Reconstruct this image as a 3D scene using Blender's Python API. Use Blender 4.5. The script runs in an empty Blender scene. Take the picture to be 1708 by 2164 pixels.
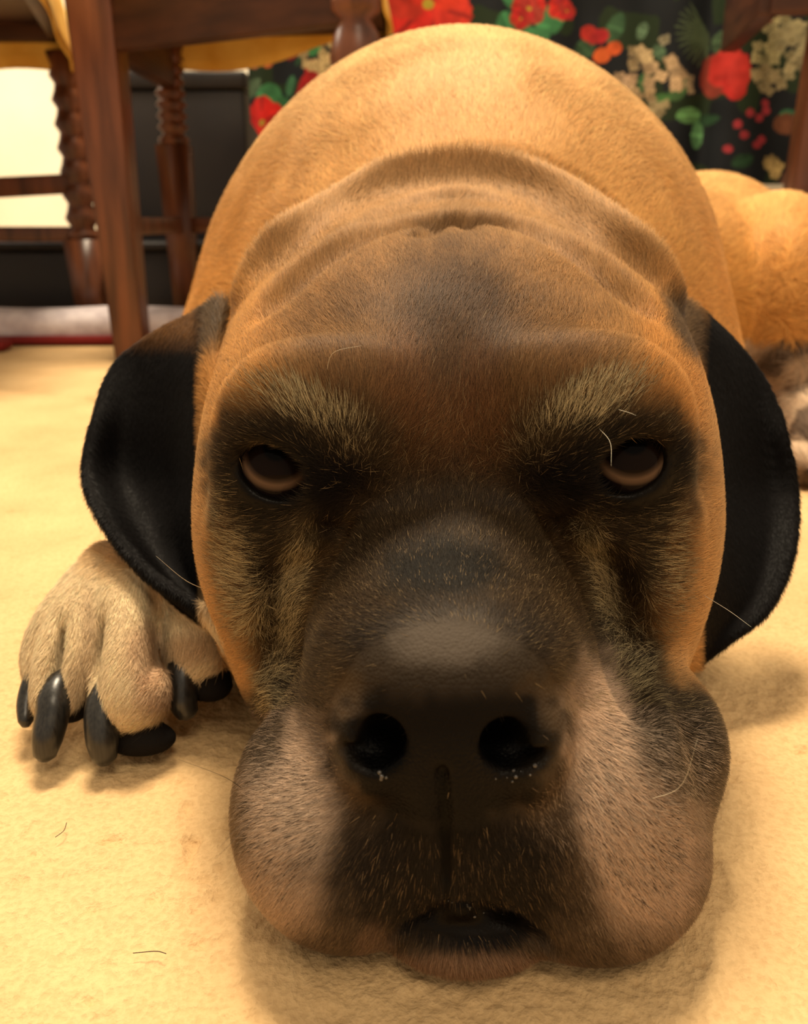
import bpy, bmesh, math, random
import numpy as np
from mathutils import Vector, Matrix, kdtree

random.seed(7)
rng = np.random.default_rng(7)
SC = bpy.context.scene
COL = SC.collection

# ------------------------------------------------------------------ camera, world, lights, exposure
F_PX = 1844.0
PITCH = math.radians(18.5)
CAM_Z = 0.18
cam_d = bpy.data.cameras.new('camera')
cam = bpy.data.objects.new('camera', cam_d)
COL.objects.link(cam)
cam.location = (0, 0, CAM_Z)
cam.rotation_euler = (math.pi / 2 - PITCH, 0, 0)
cam_d.sensor_fit = 'VERTICAL'
cam_d.sensor_height = 24.0
cam_d.lens = 24.0 * F_PX / 2164.0
cam_d.clip_start = 0.01
cam_d.dof.use_dof = True
cam_d.dof.focus_distance = 0.245
cam_d.dof.aperture_fstop = 10.5
SC.camera = cam

world = bpy.data.worlds.new('room_light')
SC.world = world
world.use_nodes = True
world.node_tree.nodes['Background'].inputs[0].default_value = (1.0, 0.82, 0.60, 1)
world.node_tree.nodes['Background'].inputs[1].default_value = 0.46


def area_light(name, loc, target, size, power, color):
    d = bpy.data.lights.new(name, 'AREA')
    d.shape = 'DISK'
    d.size = size
    d.energy = power
    d.color = color
    o = bpy.data.objects.new(name, d)
    COL.objects.link(o)
    o.location = loc
    o.rotation_euler = (Vector(target) - Vector(loc)).to_track_quat('-Z', 'Y').to_euler()
    return o


area_light('ceiling_light_main', (-0.15, 1.10, 2.4), (0.0, 0.6, 0.0), 0.7, 84, (1.0, 0.82, 0.58))
area_light('ceiling_light_front', (0.5, -1.1, 2.4), (0.0, 0.3, 0.0), 0.9, 18, (1.0, 0.82, 0.58))
area_light('wall_fill_light', (-1.5, 1.6, 1.3), (-1.0, 2.2, 0.4), 0.3, 12, (1.0, 0.88, 0.70))  # added fill that brightens the back wall; no table lamp stands here

vs = SC.view_settings
vs.view_transform = 'Standard'
vs.look = 'None'
vs.gamma = 1.0
vs.exposure = 0.35
vs.use_curve_mapping = False
SC.cycles.use_denoising = True
SC.cycles.max_bounces = 6
SC.cycles.diffuse_bounces = 3
SC.cycles.glossy_bounces = 2
try:
    SC.cycles_curves.shape = 'RIBBONS'
except Exception:
    pass


# ------------------------------------------------------------------ helpers
CP, SP = math.cos(PITCH), math.sin(PITCH)


def P(px, py, Y):
    """the point of the photograph's pixel that stands Y metres in front of the camera"""
    a = (px - 854.0) / F_PX
    b = (1082.0 - py) / F_PX
    dy = CP + b * SP
    dz = -SP + b * CP
    return np.array([a * Y / dy, Y, CAM_Z + dz * Y / dy])


def proj(p):
    x, y, z = p[..., 0], p[..., 1], p[..., 2] - CAM_Z
    dep = np.maximum(y * CP - z * SP, 1e-4)
    up = y * SP + z * CP
    return 854.0 + F_PX * x / dep, 1082.0 - F_PX * up / dep


def lin(c):
    c = np.asarray(c, float) / 255.0
    return np.where(c <= 0.04045, c / 12.92, ((c + 0.055) / 1.055) ** 2.4)


def tag(o, label, cat, group=None, kind=None):
    o['label'] = label
    o['category'] = cat
    if group:
        o['group'] = group
    if kind:
        o['kind'] = kind


def empty(name, loc=(0, 0, 0)):
    o = bpy.data.objects.new(name, None)
    COL.objects.link(o)
    o.location = loc
    o.empty_display_size = 0.05
    return o


def mesh_obj(name, verts, faces, mat=None, parent=None, smooth=True):
    me = bpy.data.meshes.new(name)
    me.from_pydata([tuple(map(float, v)) for v in verts], [], [tuple(map(int, f)) for f in faces])
    me.update()
    if smooth:
        me.shade_smooth()
    o = bpy.data.objects.new(name, me)
    COL.objects.link(o)
    if mat:
        me.materials.append(mat)
    if parent is not None:
        o.parent = parent
        o.matrix_parent_inverse = Matrix.Translation(-Vector(parent.location))
    return o


def big_mesh(name, V, Q, mat=None, parent=None):
    me = bpy.data.meshes.new(name)
    me.vertices.add(len(V))
    me.vertices.foreach_set('co', np.ascontiguousarray(V, dtype=np.float32).ravel())
    me.loops.add(Q.size)
    me.loops.foreach_set('vertex_index', Q.astype(np.int32).ravel())
    me.polygons.add(len(Q))
    me.polygons.foreach_set('loop_start', np.arange(0, Q.size, 4, dtype=np.int32))
    me.update(calc_edges=True)
    me.shade_smooth()
    o = bpy.data.objects.new(name, me)
    COL.objects.link(o)
    if mat:
        me.materials.append(mat)
    if parent is not None:
        o.parent = parent
        o.matrix_parent_inverse = Matrix.Translation(-Vector(parent.location))
    return o


def bm_obj(name, bm, mat, parent=None, bevel=0.0, smooth=False):
    if bevel > 0:
        bmesh.ops.bevel(bm, geom=list(bm.edges), offset=bevel, segments=2, affect='EDGES', profile=0.6)
    me = bpy.data.meshes.new(name)
    bm.to_mesh(me)
    bm.free()
    if smooth or bevel > 0:
        me.shade_smooth()
    me.materials.append(mat)
    o = bpy.data.objects.new(name, me)
    COL.objects.link(o)
    if parent is not None:
        o.parent = parent
        o.matrix_parent_inverse = Matrix.Translation(-Vector(parent.location))
    return o


def bar_bm(p0, p1, w0, d0, w1=None, d1=None, bm=None):
    """a bar with a rectangular section, w across, d deep, from p0 to p1"""
    bm = bm or bmesh.new()
    w1 = w0 if w1 is None else w1
    d1 = d0 if d1 is None else d1
    p0, p1 = Vector(p0), Vector(p1)
    ax = (p1 - p0).normalized()
    up = Vector((0, 0, 1)) if abs(ax.z) < 0.8 else Vector((0, 1, 0))
    sx = ax.cross(up).normalized()
    sy = sx.cross(ax).normalized()
    r = []
    for p, w, d in ((p0, w0, d0), (p1, w1, d1)):
        r.append([bm.verts.new(p + sx * (a * w / 2) + sy * (b * d / 2)) for a, b in ((-1, -1), (1, -1), (1, 1), (-1, 1))])
    bm.faces.new(r[0])
    bm.faces.new(r[1][::-1])
    for i in range(4):
        j = (i + 1) % 4
        bm.faces.new((r[0][i], r[1][i], r[1][j], r[0][j]))
    bmesh.ops.recalc_face_normals(bm, faces=bm.faces)
    return bm


def lathe_bm(base, prof, n=24, top=None, bm=None):
    """profile of (height, radius) turned about an axis from base straight up, or leaning to top"""
    bm = bm or bmesh.new()
    base = Vector(base)
    h1 = prof[-1][0]
    lean = (Vector(top) - base) / h1 if top is not None else Vector((0, 0, 1))
    rings = []
    for h, r in prof:
        c = base + lean * h
        rings.append([bm.verts.new(c + Vector((r * math.cos(2 * math.pi * k / n), r * math.sin(2 * math.pi * k / n), 0))) for k in range(n)])
    for a, b in zip(rings, rings[1:]):
        for k in range(n):
            bm.faces.new((a[k], a[(k + 1) % n], b[(k + 1) % n], b[k]))
    bm.faces.new(rings[0][::-1])
    bm.faces.new(rings[-1])
    bmesh.ops.recalc_face_normals(bm, faces=bm.faces)
    return bm


def tube_data(pts, rad, n=6):
    pts = [Vector(p) for p in pts]
    V, Fc = [], []
    ref = Vector((0.3, 0.2, 1)).normalized()
    for i, p in enumerate(pts):
        t = (pts[min(i + 1, len(pts) - 1)] - pts[max(i - 1, 0)]).normalized()
        a = t.cross(ref).normalized()
        b = t.cross(a)
        r = rad[i] if hasattr(rad, '__len__') else rad
        for k in range(n):
            g = 2 * math.pi * k / n
            V.append(p + a * (r * math.cos(g)) + b * (r * math.sin(g)))
    for i in range(len(pts) - 1):
        for k in range(n):
            Fc.append((i * n + k, i * n + (k + 1) % n, (i + 1) * n + (k + 1) % n, (i + 1) * n + k))
    Fc.append(tuple(range(n))[::-1])
    Fc.append(tuple(range((len(pts) - 1) * n, len(pts) * n)))
    return V, Fc


# ------------------------------------------------------------------ materials
def new_mat(name, color=(0.5, 0.5, 0.5), rough=0.6, spec=0.3):
    m = bpy.data.materials.new(name)
    m.use_nodes = True
    b = m.node_tree.nodes['Principled BSDF']
    b.inputs['Base Color'].default_value = (*color, 1)
    b.inputs['Roughness'].default_value = rough
    b.inputs['Specular IOR Level'].default_value = spec
    return m


def nodes_of(m):
    nt = m.node_tree
    return nt, nt.nodes, nt.links, nt.nodes['Principled BSDF']


def noise_color(m, c0, c1, scale=(10, 10, 10), detail=4, bump=0.0, dist=0.001, fscale=1.0):
    nt, N, L, b = nodes_of(m)
    tc = N.new('ShaderNodeTexCoord')
    mp = N.new('ShaderNodeMapping')
    mp.inputs['Scale'].default_value = scale
    L.new(tc.outputs['Object'], mp.inputs[0])
    nz = N.new('ShaderNodeTexNoise')
    nz.inputs['Scale'].default_value = fscale
    nz.inputs['Detail'].default_value = detail
    L.new(mp.outputs[0], nz.inputs['Vector'])
    cr = N.new('ShaderNodeValToRGB')
    cr.color_ramp.elements[0].position = 0.35
    cr.color_ramp.elements[1].position = 0.65
    cr.color_ramp.elements[0].color = (*c0, 1)
    cr.color_ramp.elements[1].color = (*c1, 1)
    L.new(nz.outputs['Fac'], cr.inputs[0])
    L.new(cr.outputs[0], b.inputs['Base Color'])
    if bump:
        bp = N.new('ShaderNodeBump')
        bp.inputs['Strength'].default_value = bump
        bp.inputs['Distance'].default_value = dist
        L.new(nz.outputs['Fac'], bp.inputs['Height'])
        L.new(bp.outputs[0], b.inputs['Normal'])
    return m


M_WOOD = noise_color(new_mat('mahogany', rough=0.35, spec=0.4), lin((72, 42, 28)), lin((114, 68, 44)), (60, 60, 6), bump=0.05)
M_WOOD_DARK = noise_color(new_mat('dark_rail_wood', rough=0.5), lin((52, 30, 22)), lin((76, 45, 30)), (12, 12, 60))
M_YELLOW = noise_color(new_mat('yellow_fabric', rough=0.85), lin((216, 165, 70)), lin((240, 200, 105)), (14, 14, 14), bump=0.3, dist=0.004)
M_BLACKBOX = noise_color(new_mat('black_vinyl', rough=0.45), lin((30, 28, 31)), lin((40, 37, 37)), (8, 8, 8), bump=0.1)
M_WHITE = noise_color(new_mat('white_plush', rough=0.95), lin((196, 184, 190)), lin((226, 216, 220)), (40, 40, 40), bump=0.5, dist=0.004)
M_RED = new_mat('red_trim', lin((122, 40, 38)), 0.8, 0.1)
M_WALL = noise_color(new_mat('cream_paint', rough=0.9), lin((232, 224, 200)), lin((242, 236, 216)), (3, 3, 3))
M_CLAW = noise_color(new_mat('black_claw', rough=0.32, spec=0.5), lin((22, 21, 20)), lin((44, 42, 38)), (900, 900, 60), bump=0.1, dist=0.0004)
M_WHISKER_D = new_mat('dark_whisker', lin((40, 32, 24)), 0.5)
M_WHISKER_W = new_mat('white_whisker', lin((225, 215, 190)), 0.5)


def attr_mat(name, rough=0.7, spec=0.25, bump_scale=0, bump=0.0, dist=0.0005):
    m = new_mat(name, rough=rough, spec=spec)
    nt, N, L, b = nodes_of(m)
    a = N.new('ShaderNodeAttribute')
    a.attribute_name = 'col'
    L.new(a.outputs['Color'], b.inputs['Base Color'])
    if bump:
        tc = N.new('ShaderNodeTexCoord')
        nz = N.new('ShaderNodeTexNoise')
        nz.inputs['Scale'].default_value = bump_scale
        nz.inputs['Detail'].default_value = 3
        L.new(tc.outputs['Object'], nz.inputs['Vector'])
        bp = N.new('ShaderNodeBump')
        bp.inputs['Strength'].default_value = bump
        bp.inputs['Distance'].default_value = dist
        L.new(nz.outputs['Fac'], bp.inputs['Height'])
        L.new(bp.outputs[0], b.inputs['Normal'])
    return m


def set_col(me, C, name='col'):
    at = me.attributes.new(name, 'FLOAT_COLOR', 'POINT')
    out = np.ones((len(C), 4), np.float32)
    out[:, :3] = C
    at.data.foreach_set('color', out.ravel())


# ------------------------------------------------------------------ value noise for numpy
def vnoise(p, scale, seed=0):
    q = np.asarray(p) * scale + 100.0
    i = np.floor(q).astype(np.int64)
    f = q - i
    f = f * f * (3 - 2 * f)
    D = q.shape[-1]
    out = 0
    for k in range(2 ** D):
        w = 1.0
        h = np.full(q.shape[:-1], seed * 7919 + 13, dtype=np.int64)
        for d in range(D):
            b = (k >> d) & 1
            w = w * (f[..., d] if b else 1 - f[..., d])
            h = h + (i[..., d] + b) * (73856093, 19349663, 83492791)[d]
        h = (h ^ (h >> 13)) * 1274126177
        h = (h ^ (h >> 16)) & 0xFFFF
        out = out + w * (h / 65535.0)
    return out


# ------------------------------------------------------------------ the setting
def build_floor():
    # rows crowd where the camera stands near, so that the pile's clumps are real relief there
    ys = np.concatenate([np.linspace(-0.6, 0.10, 8)[:-1], np.linspace(0.10, 0.42, 260)[:-1], np.linspace(0.42, 1.0, 160)[:-1], np.linspace(1.0, 2.6, 60)])
    xs = np.concatenate([np.linspace(-1.8, -0.35, 60)[:-1], np.linspace(-0.35, 0.35, 460)[:-1], np.linspace(0.35, 1.8, 60)])
    X, Y = np.meshgrid(xs, ys)
    p = np.stack([X, Y], -1)
    fade = np.clip((1.3 - Y) / 0.5, 0, 1)
    z = 0.0010 * (vnoise(p, 230, 1) - 0.6) + 0.0011 * (vnoise(p, 470, 2) - 0.6) + 0.0012 * (vnoise(p, 60, 3) - 0.6)
    dent = np.clip(vnoise(p, 170, 5) - 0.8, 0, 1) * 5
    z = z * fade - 0.0024 * dent * fade * (vnoise(p, 30, 6) > 0.45) - 0.0012
    z = z - .009 * np.exp(-(((Y - 1.0) + (X + .46) * .57) / .008) ** 2) * (X < -.2)
    V = np.stack([X, Y, z], -1).reshape(-1, 3)
    ny, nx = X.shape
    I = np.arange(ny * nx).reshape(ny, nx)
    Q = np.stack([I[:-1, :-1], I[:-1, 1:], I[1:, 1:], I[1:, :-1]], -1).reshape(-1, 4)
    m = new_mat('beige_carpet', rough=0.95, spec=0.1)
    nt, N, L, b = nodes_of(m)
    tc = N.new('ShaderNodeTexCoord')
    n1 = N.new('ShaderNodeTexNoise'); n1.inputs['Scale'].default_value = 14; n1.inputs['Detail'].default_value = 5
    n2 = N.new('ShaderNodeTexNoise'); n2.inputs['Scale'].default_value = 520; n2.inputs['Detail'].default_value = 3
    for n in (n1, n2):
        L.new(tc.outputs['Object'], n.inputs['Vector'])
    cr = N.new('ShaderNodeValToRGB')
    cr.color_ramp.elements[0].position = 0.3
    cr.color_ramp.elements[1].position = 0.7
    cr.color_ramp.elements[0].color = (*lin((205, 170, 122)), 1)
    cr.color_ramp.elements[1].color = (*lin((222, 188, 138)), 1)
    L.new(n1.outputs['Fac'], cr.inputs[0])
    mx = N.new('ShaderNodeMix'); mx.data_type = 'RGBA'; mx.blend_type = 'MULTIPLY'
    mx.inputs['Factor'].default_value = 0.45
    r2 = N.new('ShaderNodeValToRGB')
    r2.color_ramp.elements[0].position = 0.35; r2.color_ramp.elements[0].color = (0.72, 0.68, 0.62, 1)
    r2.color_ramp.elements[1].position = 0.6; r2.color_ramp.elements[1].color = (1, 1, 1, 1)
    L.new(n2.outputs['Fac'], r2.inputs[0])
    L.new(cr.outputs[0], mx.inputs['A']); L.new(r2.outputs[0], mx.inputs['B'])
    L.new(mx.outputs['Result'], b.inputs['Base Color'])
    bp = N.new('ShaderNodeBump'); bp.inputs['Strength'].default_value = 0.8; bp.inputs['Distance'].default_value = 0.0012
    L.new(n2.outputs['Fac'], bp.inputs['Height']); L.new(bp.outputs[0], b.inputs['Normal'])
    o = big_mesh('floor', V, Q, m)
    o['kind'] = 'structure'


def build_room():
    bm = bmesh.new()
    bmesh.ops.create_cube(bm, size=1, matrix=Matrix.Translation((0, 2.62, 1.25)) @ Matrix.Diagonal((3.6, 0.06, 2.5, 1)))
    o = bm_obj('wall_back', bm, M_WALL)
    o['kind'] = 'structure'
    bm = bar_bm((-1.8, 2.58, 0.05), (1.8, 2.58, 0.05), 0.018, 0.10)
    o = bm_obj('baseboard_back', bm, new_mat('cream_gloss', lin((225, 212, 180)), 0.4), bevel=0.003)
    o['kind'] = 'structure'


build_floor()
build_room()


# ------------------------------------------------------------------ chairs with yellow seats
def turned_profile(h, s=1.0):
    """(height, radius) of a turned leg, h tall"""
    p = [(0.0, .012), (.01, .016), (.03, .016), (.045, .012)]
    k = 0.045
    for f, r in ((.12, .016), (.2, .0185), (.30, .017), (.38, .0125), (.40, .019), (.42, .019), (.44, .012),
                 (.47, .021), (.52, .024), (.57, .021), (.60, .013), (.62, .020), (.64, .020), (.66, .013), (.70, .016),
                 (.74, .021), (.79, .023), (.84, .019), (.87, .013), (.89, .021), (.92, .021), (.94, .014), (.97, .022), (1.0, .023)):
        p.append((h * f, r * s))
    return sorted(p)


def square_leg(name_parent, p0, p1, w0, w1):
    bm = bar_bm(p0, p1, w0, w0, w1, w1)
    return bm_obj('leg', bm, M_WOOD, name_parent, bevel=0.003)


def turned_leg(par, x, y, z1, s=1.0, block=None):
    """block: height up to which the leg stays square"""
    if block:
        bm = bar_bm((x, y, 0), (x, y, block), 0.028 * s, 0.028 * s, 0.042 * s, 0.042 * s)
        prof = [(0, .020 * s), (.010, .021 * s), (.016, .015 * s)]
        h = z1 - block
        for k in range(7):
            f = .02 + (h - .03) * k / 7
            prof += [(f, .015 * s), (f + h * .045, .021 * s), (f + h * .09, .017 * s)]
        prof.append((h, .022 * s))
        lathe_bm((x, y, block), sorted(prof), bm=bm)
        return bm_obj('leg', bm, M_WOOD, par, smooth=True)
    return bm_obj('leg', lathe_bm((x, y, 0), turned_profile(z1, s)), M_WOOD, par, smooth=True)


def seat_cover(corners, z0, z1, drop, par, hem=(0, 0, 0, 0)):
    """fabric over the seat: top sheet, skirt all round that hangs with a waving hem"""
    n = 24
    c = [Vector((a, b, 0)) for a, b in corners]
    ctr = sum(c, Vector()) / 4
    ring = []
    for i in range(4):
        a, b = c[i], c[(i + 1) % 4]
        for k in range(n):
            t = k / n
            p = a.lerp(b, t)
            q = (p - ctr)
            ring.append(p + q.normalized() * 0.018)
    m = len(ring)
    V, Fc = [], []
    for lv in range(6):
        f = lv / 5
        for k, p in enumerate(ring):
            wob = 0.5 + 0.5 * math.sin(k * 0.55) * math.cos(k * 0.23)
            out = (p - ctr).normalized() * (0.012 * f * wob - (0.03 if lv == 0 else 0))
            up = hem[k // n] + (hem[(k // n + 1) % 4] - hem[k // n]) * (k % n) / n
            z = z1 + 0.012 if lv == 0 else z1 + up * (f - .2) / .8 - (z1 - z0 + drop * (0.55 + 0.45 * math.sin(k * .31 + 1))) * (f - 0.2) / 0.8
            V.append((p.x + out.x, p.y + out.y, z))
    for lv in range(5):
        for k in range(m):
            Fc.append((lv * m + k, (lv + 1) * m + k, (lv + 1) * m + (k + 1) % m, lv * m + (k + 1) % m))
    V.append((ctr.x, ctr.y, z1 + 0.02))
    for k in range(m):
        Fc.append((k, (k + 1) % m, len(V) - 1))
    o = mesh_obj('seat_cover', V, Fc, M_YELLOW, par)
    s = o.modifiers.new('thickness', 'SOLIDIFY')
    s.thickness = 0.003
    return o


def rails(corners, z0, z1, par, far=0.0, t=0.024):
    out = []
    ctr = Vector((sum(a for a, _ in corners) / 4, sum(b for _, b in corners) / 4, 0))
    for i in range(4):
        a = Vector((*corners[i], 0)); b = Vector((*corners[(i + 1) % 4], 0))
        u_ = far if i in (1, 2) else 0.0
        bm = bar_bm((a.x, a.y, (z0 + u_ + z1) / 2), (b.x, b.y, (z0 + u_ + z1) / 2), t, z1 - z0 - u_)
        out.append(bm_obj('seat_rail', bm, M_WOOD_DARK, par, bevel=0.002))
    bm = bmesh.new()
    vs_ = [bm.verts.new((a * .98 + ctr.x * .02, b * .98 + ctr.y * .02, zz)) for zz in (z1 - .012, z1) for a, b in corners]
    bm.faces.new(vs_[:4]); bm.faces.new(vs_[4:][::-1])
    for i in range(4):
        bm.faces.new((vs_[i], vs_[(i + 1) % 4], vs_[4 + (i + 1) % 4], vs_[4 + i]))
    bmesh.ops.recalc_face_normals(bm, faces=bm.faces)
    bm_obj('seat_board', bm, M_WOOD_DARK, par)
    return out


def chair_left():
    A, B, E, C = (-0.370, 1.20), (-0.050, 1.03), (-0.04, 1.46), (-0.365, 1.50)
    r = empty('dining_chair', ((A[0] + E[0]) / 2, (A[1] + E[1]) / 2, 0))
    tag(r, 'mahogany chair with yellow seat cover, its square front leg standing left of the dog', 'chair', 'dining chairs with yellow seat covers')
    zb = 0.375
    # the near leg is square, splayed and slightly tapered; the others are turned
    square_leg(r, (A[0], A[1], 0), (A[0] - .006, A[1], zb + .10), 0.040, 0.058)
    turned_leg(r, B[0], B[1], zb + .06, 1.25)
    turned_leg(r, E[0], E[1], zb + .06, 1.1)
    turned_leg(r, C[0], C[1], zb + .06, 1.15, block=0.292)
    rails([A, B, E, C], zb, zb + .095, r, .070)
    seat_cover([A, B, E, C], zb + .0, zb + .095, 0.018, r, (.085, .075, .075, .028))
    bm = bar_bm((A[0], A[1], .172), (C[0], C[1], .172), 0.018, 0.024)
    bm_obj('stretcher', bm, M_WOOD, r, bevel=0.003)
    bm = bar_bm((C[0], C[1], .172), (E[0], E[1], .172), 0.018, 0.024)
    bm_obj('stretcher', bm, M_WOOD, r, bevel=0.003)
    for dx in (-1, 1):
        bm = bar_bm((A[0] + .17 + dx * .13, 1.47, zb + .1), (A[0] + .17 + dx * .15, 1.55, .95), .035, .03)
        bm_obj('back_post', bm, M_WOOD, r, bevel=.004)
    bm = bar_bm((-.36, 1.545, .90), (-.05, 1.545, .90), .02, .09)
    bm_obj('top_rail', bm, M_WOOD, r, bevel=.004)


def chair_far_left():
    A, B, E, C = (-0.88, 1.28), (-0.46, 1.12), (-0.535, 1.46), (-0.92, 1.62)
    r = empty('dining_chair', (-0.70, 1.37, 0))
    tag(r, 'mahogany chair at the left edge of the photo, yellow cover hanging over its seat corner', 'chair', 'dining chairs with yellow seat covers')
    zb = 0.375
    C2 = [(-0.84, 1.00), (-0.395, .98), (-0.53, 1.50), (-0.92, 1.50)]
    turned_leg(r, -0.84, 1.04, zb + .05, 1.1)
    turned_leg(r, -0.525, 1.50, zb + .05, 1.25, block=0.15)
    turned_leg(r, -0.90, 1.49, zb + .05, 1.1)
    rails(C2, zb + .02, zb + .10, r, .045)
    seat_cover(C2, zb + .015, zb + .11, 0.022, r, (-.05, .045, .018, .018))
    bm = bar_bm((-0.90, 1.27, .205), (-0.525, 1.50, .236), 0.02, 0.030)
    bm_obj('stretcher', bm, M_WOOD, r, bevel=0.003)
    bm = bar_bm((-0.90, 1.49, .158), (-0.525, 1.50, .158), 0.02, 0.024)
    bm_obj('stretcher', bm, M_WOOD, r, bevel=0.003)
    bm = bar_bm((-0.94, 1.44, .46), (-0.96, 1.52, .95), .035, .03)
    bm_obj('back_post', bm, M_WOOD, r, bevel=.004)


def chair_right():
    C4 = [(0.46, 1.24), (0.90, 1.20), (0.92, 1.50), (0.50, 1.50)]
    r = empty('dining_chair', (0.66, 1.26, 0))
    tag(r, 'dark wooden chair at the right edge behind the dog, leg beside a white pillow', 'chair', 'dining chairs with yellow seat covers')
    zb = 0.425
    bm_obj('leg', bar_bm((0.546, 1.30, 0), (0.565, 1.29, zb + .08), 0.034, 0.034, 0.046, 0.046), M_WOOD, r, bevel=.003)
    bm_obj('leg', bar_bm((0.90, 1.21, 0), (0.91, 1.21, zb + .08), 0.030, 0.030, 0.042, 0.042), M_WOOD, r, bevel=.003)
    turned_leg(r, 0.90, 1.49, zb + .05, 1.1)
    turned_leg(r, 0.70, 1.49, zb + .05, 1.1)
    rails(C4, zb, zb + .11, r, .085)


chair_left()
chair_far_left()
chair_right()


# ------------------------------------------------------------------ floral cloth, its print painted into the cloth's own colour
def build_cloth():
    Yc = 1.62
    x0, x1 = float(P(522, 200, Yc)[0]), 0.95
    n, mrow = 640, 330
    zt, zb = 0.80, 0.0
    S = np.linspace(0, 1, n)
    X0 = x0 + (x1 - x0) * S
    hem = np.interp(X0, [x0, x0 + .015, x0 + .05, x0 + .12, .3, .9], [.34, .318, .29, .275, .24, .236])
    T = np.linspace(0, 1, mrow)
    Z = hem[None, :] + (zt - hem[None, :]) * T[:, None]
    X = np.repeat(X0[None, :], mrow, 0)
    xf = float(P(1510, 200, Yc)[0])
    Y = Yc + 0.012 * np.sin(X * 23 + 1) * (1 - T[:, None] * .5) + 0.006 * np.sin(X * 61 + Z * 4)
    Y = Y - 0.05 / (1 + np.exp(-(X - xf) * 180))
    Y = Y + 0.02 * np.exp(-((X - x0) / .02) ** 2)
    V = np.stack([X, Y, Z], -1).reshape(-1, 3)
    I = np.arange(n * mrow).reshape(mrow, n)
    Q = np.stack([I[:-1, :-1], I[:-1, 1:], I[1:, 1:], I[1:, :-1]], -1).reshape(-1, 4)
    # print, laid out in cloth millimetres: u right, v up
    flat = np.stack([X, np.full_like(X, Yc), Z], -1).reshape(-1, 3)
    u, v = proj(flat)
    uv = np.stack([u, v], -1)
    C = np.tile(lin((30, 34, 38)), (len(u), 1)) * (0.8 + 0.5 * vnoise(uv, 1 / 60., 2))[:, None]
    g = (vnoise(uv, 1 / 46., 4) > 0.60)
    C[g] = lin((46, 62, 40)) * 0.8
    wob = (vnoise(uv, 1 / 9., 7) - .5)
    r2 = random.Random(3)

    def ell(cx, cy, rx, ry, rot, col, vein=None, edge=.35):
        c, s = math.cos(rot), math.sin(rot)
        du, dv = u - cx, v - cy
        a = (du * c + dv * s) / rx
        b = (-du * s + dv * c) / ry
        rr = a * a + b * b + wob * edge
        k = rr < 1
        sh = (0.75 + .5 * vnoise(uv[k], 1 / 14., 9))[:, None]
        C[k] = lin(col) * sh
        if vein is not None:
            k2 = k & (np.abs(b) < .10)
            C[k2] = lin(vein)

    def petals(cx, cy, r, nn, col, core=(190, 170, 60), a0=0.0, w=.38):
        for i in range(nn):
            a = a0 + 2 * math.pi * i / nn
            cc = tuple(min(255, int(x * (.8 + .35 * r2.random()))) for x in col)
            ell(cx + .55 * r * math.cos(a), cy + .55 * r * math.sin(a), r * .55, r * w, a, cc, tuple(int(x * .75) for x in col))
        ell(cx, cy, r * .14, r * .14, 0, core)

    def cluster(cx, cy, rx, ry, nn, col=(205, 180, 140), s=9):
        for i in range(nn):
            a, q = r2.random() * 6.28, math.sqrt(r2.random())
            x, y = cx + rx * q * math.cos(a), cy + ry * q * math.sin(a)
            k = .75 + .4 * r2.random()
            cc = tuple(min(255, int(c * k)) for c in col)
            for j in range(4):
                b = a + j * 1.57
                ell(x + s * .6 * math.cos(b), y + s * .6 * math.sin(b), s * .62, s * .5, b, cc)
            ell(x, y, 2.5, 2.5, 0, (120, 100, 50))

    def leaf(cx, cy, rx, ry, rot, col=(70, 120, 78)):
        ell(cx, cy, rx, ry, rot, col, tuple(int(c * 1.3) for c in col), edge=.15)

    def fern(cx, cy, r, nn, col=(84, 100, 72)):
        for i in range(nn):
            a = 2.2 + 2.6 * i / nn
            ell(cx + .5 * r * math.cos(a), cy - .5 * r * math.sin(a) * .9, r * .5, 3.2, -a, col, edge=.1)

    # random filling first, the motifs one can see in the photo over it
    for i in range(90):
        x, y = 480 + 1500 * r2.random(), -900 + 1350 * r2.random()
        leaf(x, y, 16 + 16 * r2.random(), 8 + 8 * r2.random(), 6.28 * r2.random(), r2.choice([(56, 92, 62), (44, 74, 50), (84, 106, 80), (62, 110, 76)]))
    for i in range(16):
        petals(520 + 1300 * r2.random(), -850 + 780 * r2.random(), 55 + 20 * r2.random(), 7, (200, 55, 48), a0=r2.random())
    for i in range(16):
        cluster(500 + 1300 * r2.random(), -850 + 780 * r2.random(), 45, 45, 16)
    for (x, y, a, b, t) in ((1075, 60, 34, 26, 1.2), (1105, 75, 30, 20, -.5), (1150, 55, 18, 44, .2), (825, 62, 28, 36, .5), (1180, 40, 14, 36, .4),
                            (1090, 8, 30, 16, .3), (1120, 95, 28, 20, .6), (565, 205, 28, 32, .4), (600, 235, 24, 40, 2.5), (545, 100, 14, 16, 0),
                            (575, 95, 18, 12, .5), (1000, 70, 22, 14, .3), (860, 100, 20, 14, .3)):
        leaf(x, y, a, b, t, (66, 128, 82))
    leaf(1357, 66, 11, 20, .4, (96, 124, 96)); leaf(1392, 112, 12, 18, -.4, (84, 112, 84))
    leaf(1430, 190, 18, 28, .5, (74, 110, 66)); leaf(1360, 175, 14, 20, .1, (66, 108, 66)); leaf(1392, 215, 22, 16, -.3, (70, 114, 62))
    leaf(1525, 92, 20, 26, .2, (70, 92, 66)); leaf(1300, 60, 18, 34, .4, (62, 96, 66)); leaf(1240, 100, 20, 24, .8, (56, 84, 58))
    petals(905, 8, 88, 6, (225, 62, 52), a0=.3, w=.5)
    for (x, y, r) in ((1118, 18, 34), (1100, 40, 22), (1185, 16, 26), (1200, 22, 18)):
        petals(x, y, r, 5, (206, 58, 50), a0=x, w=.6)
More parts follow.
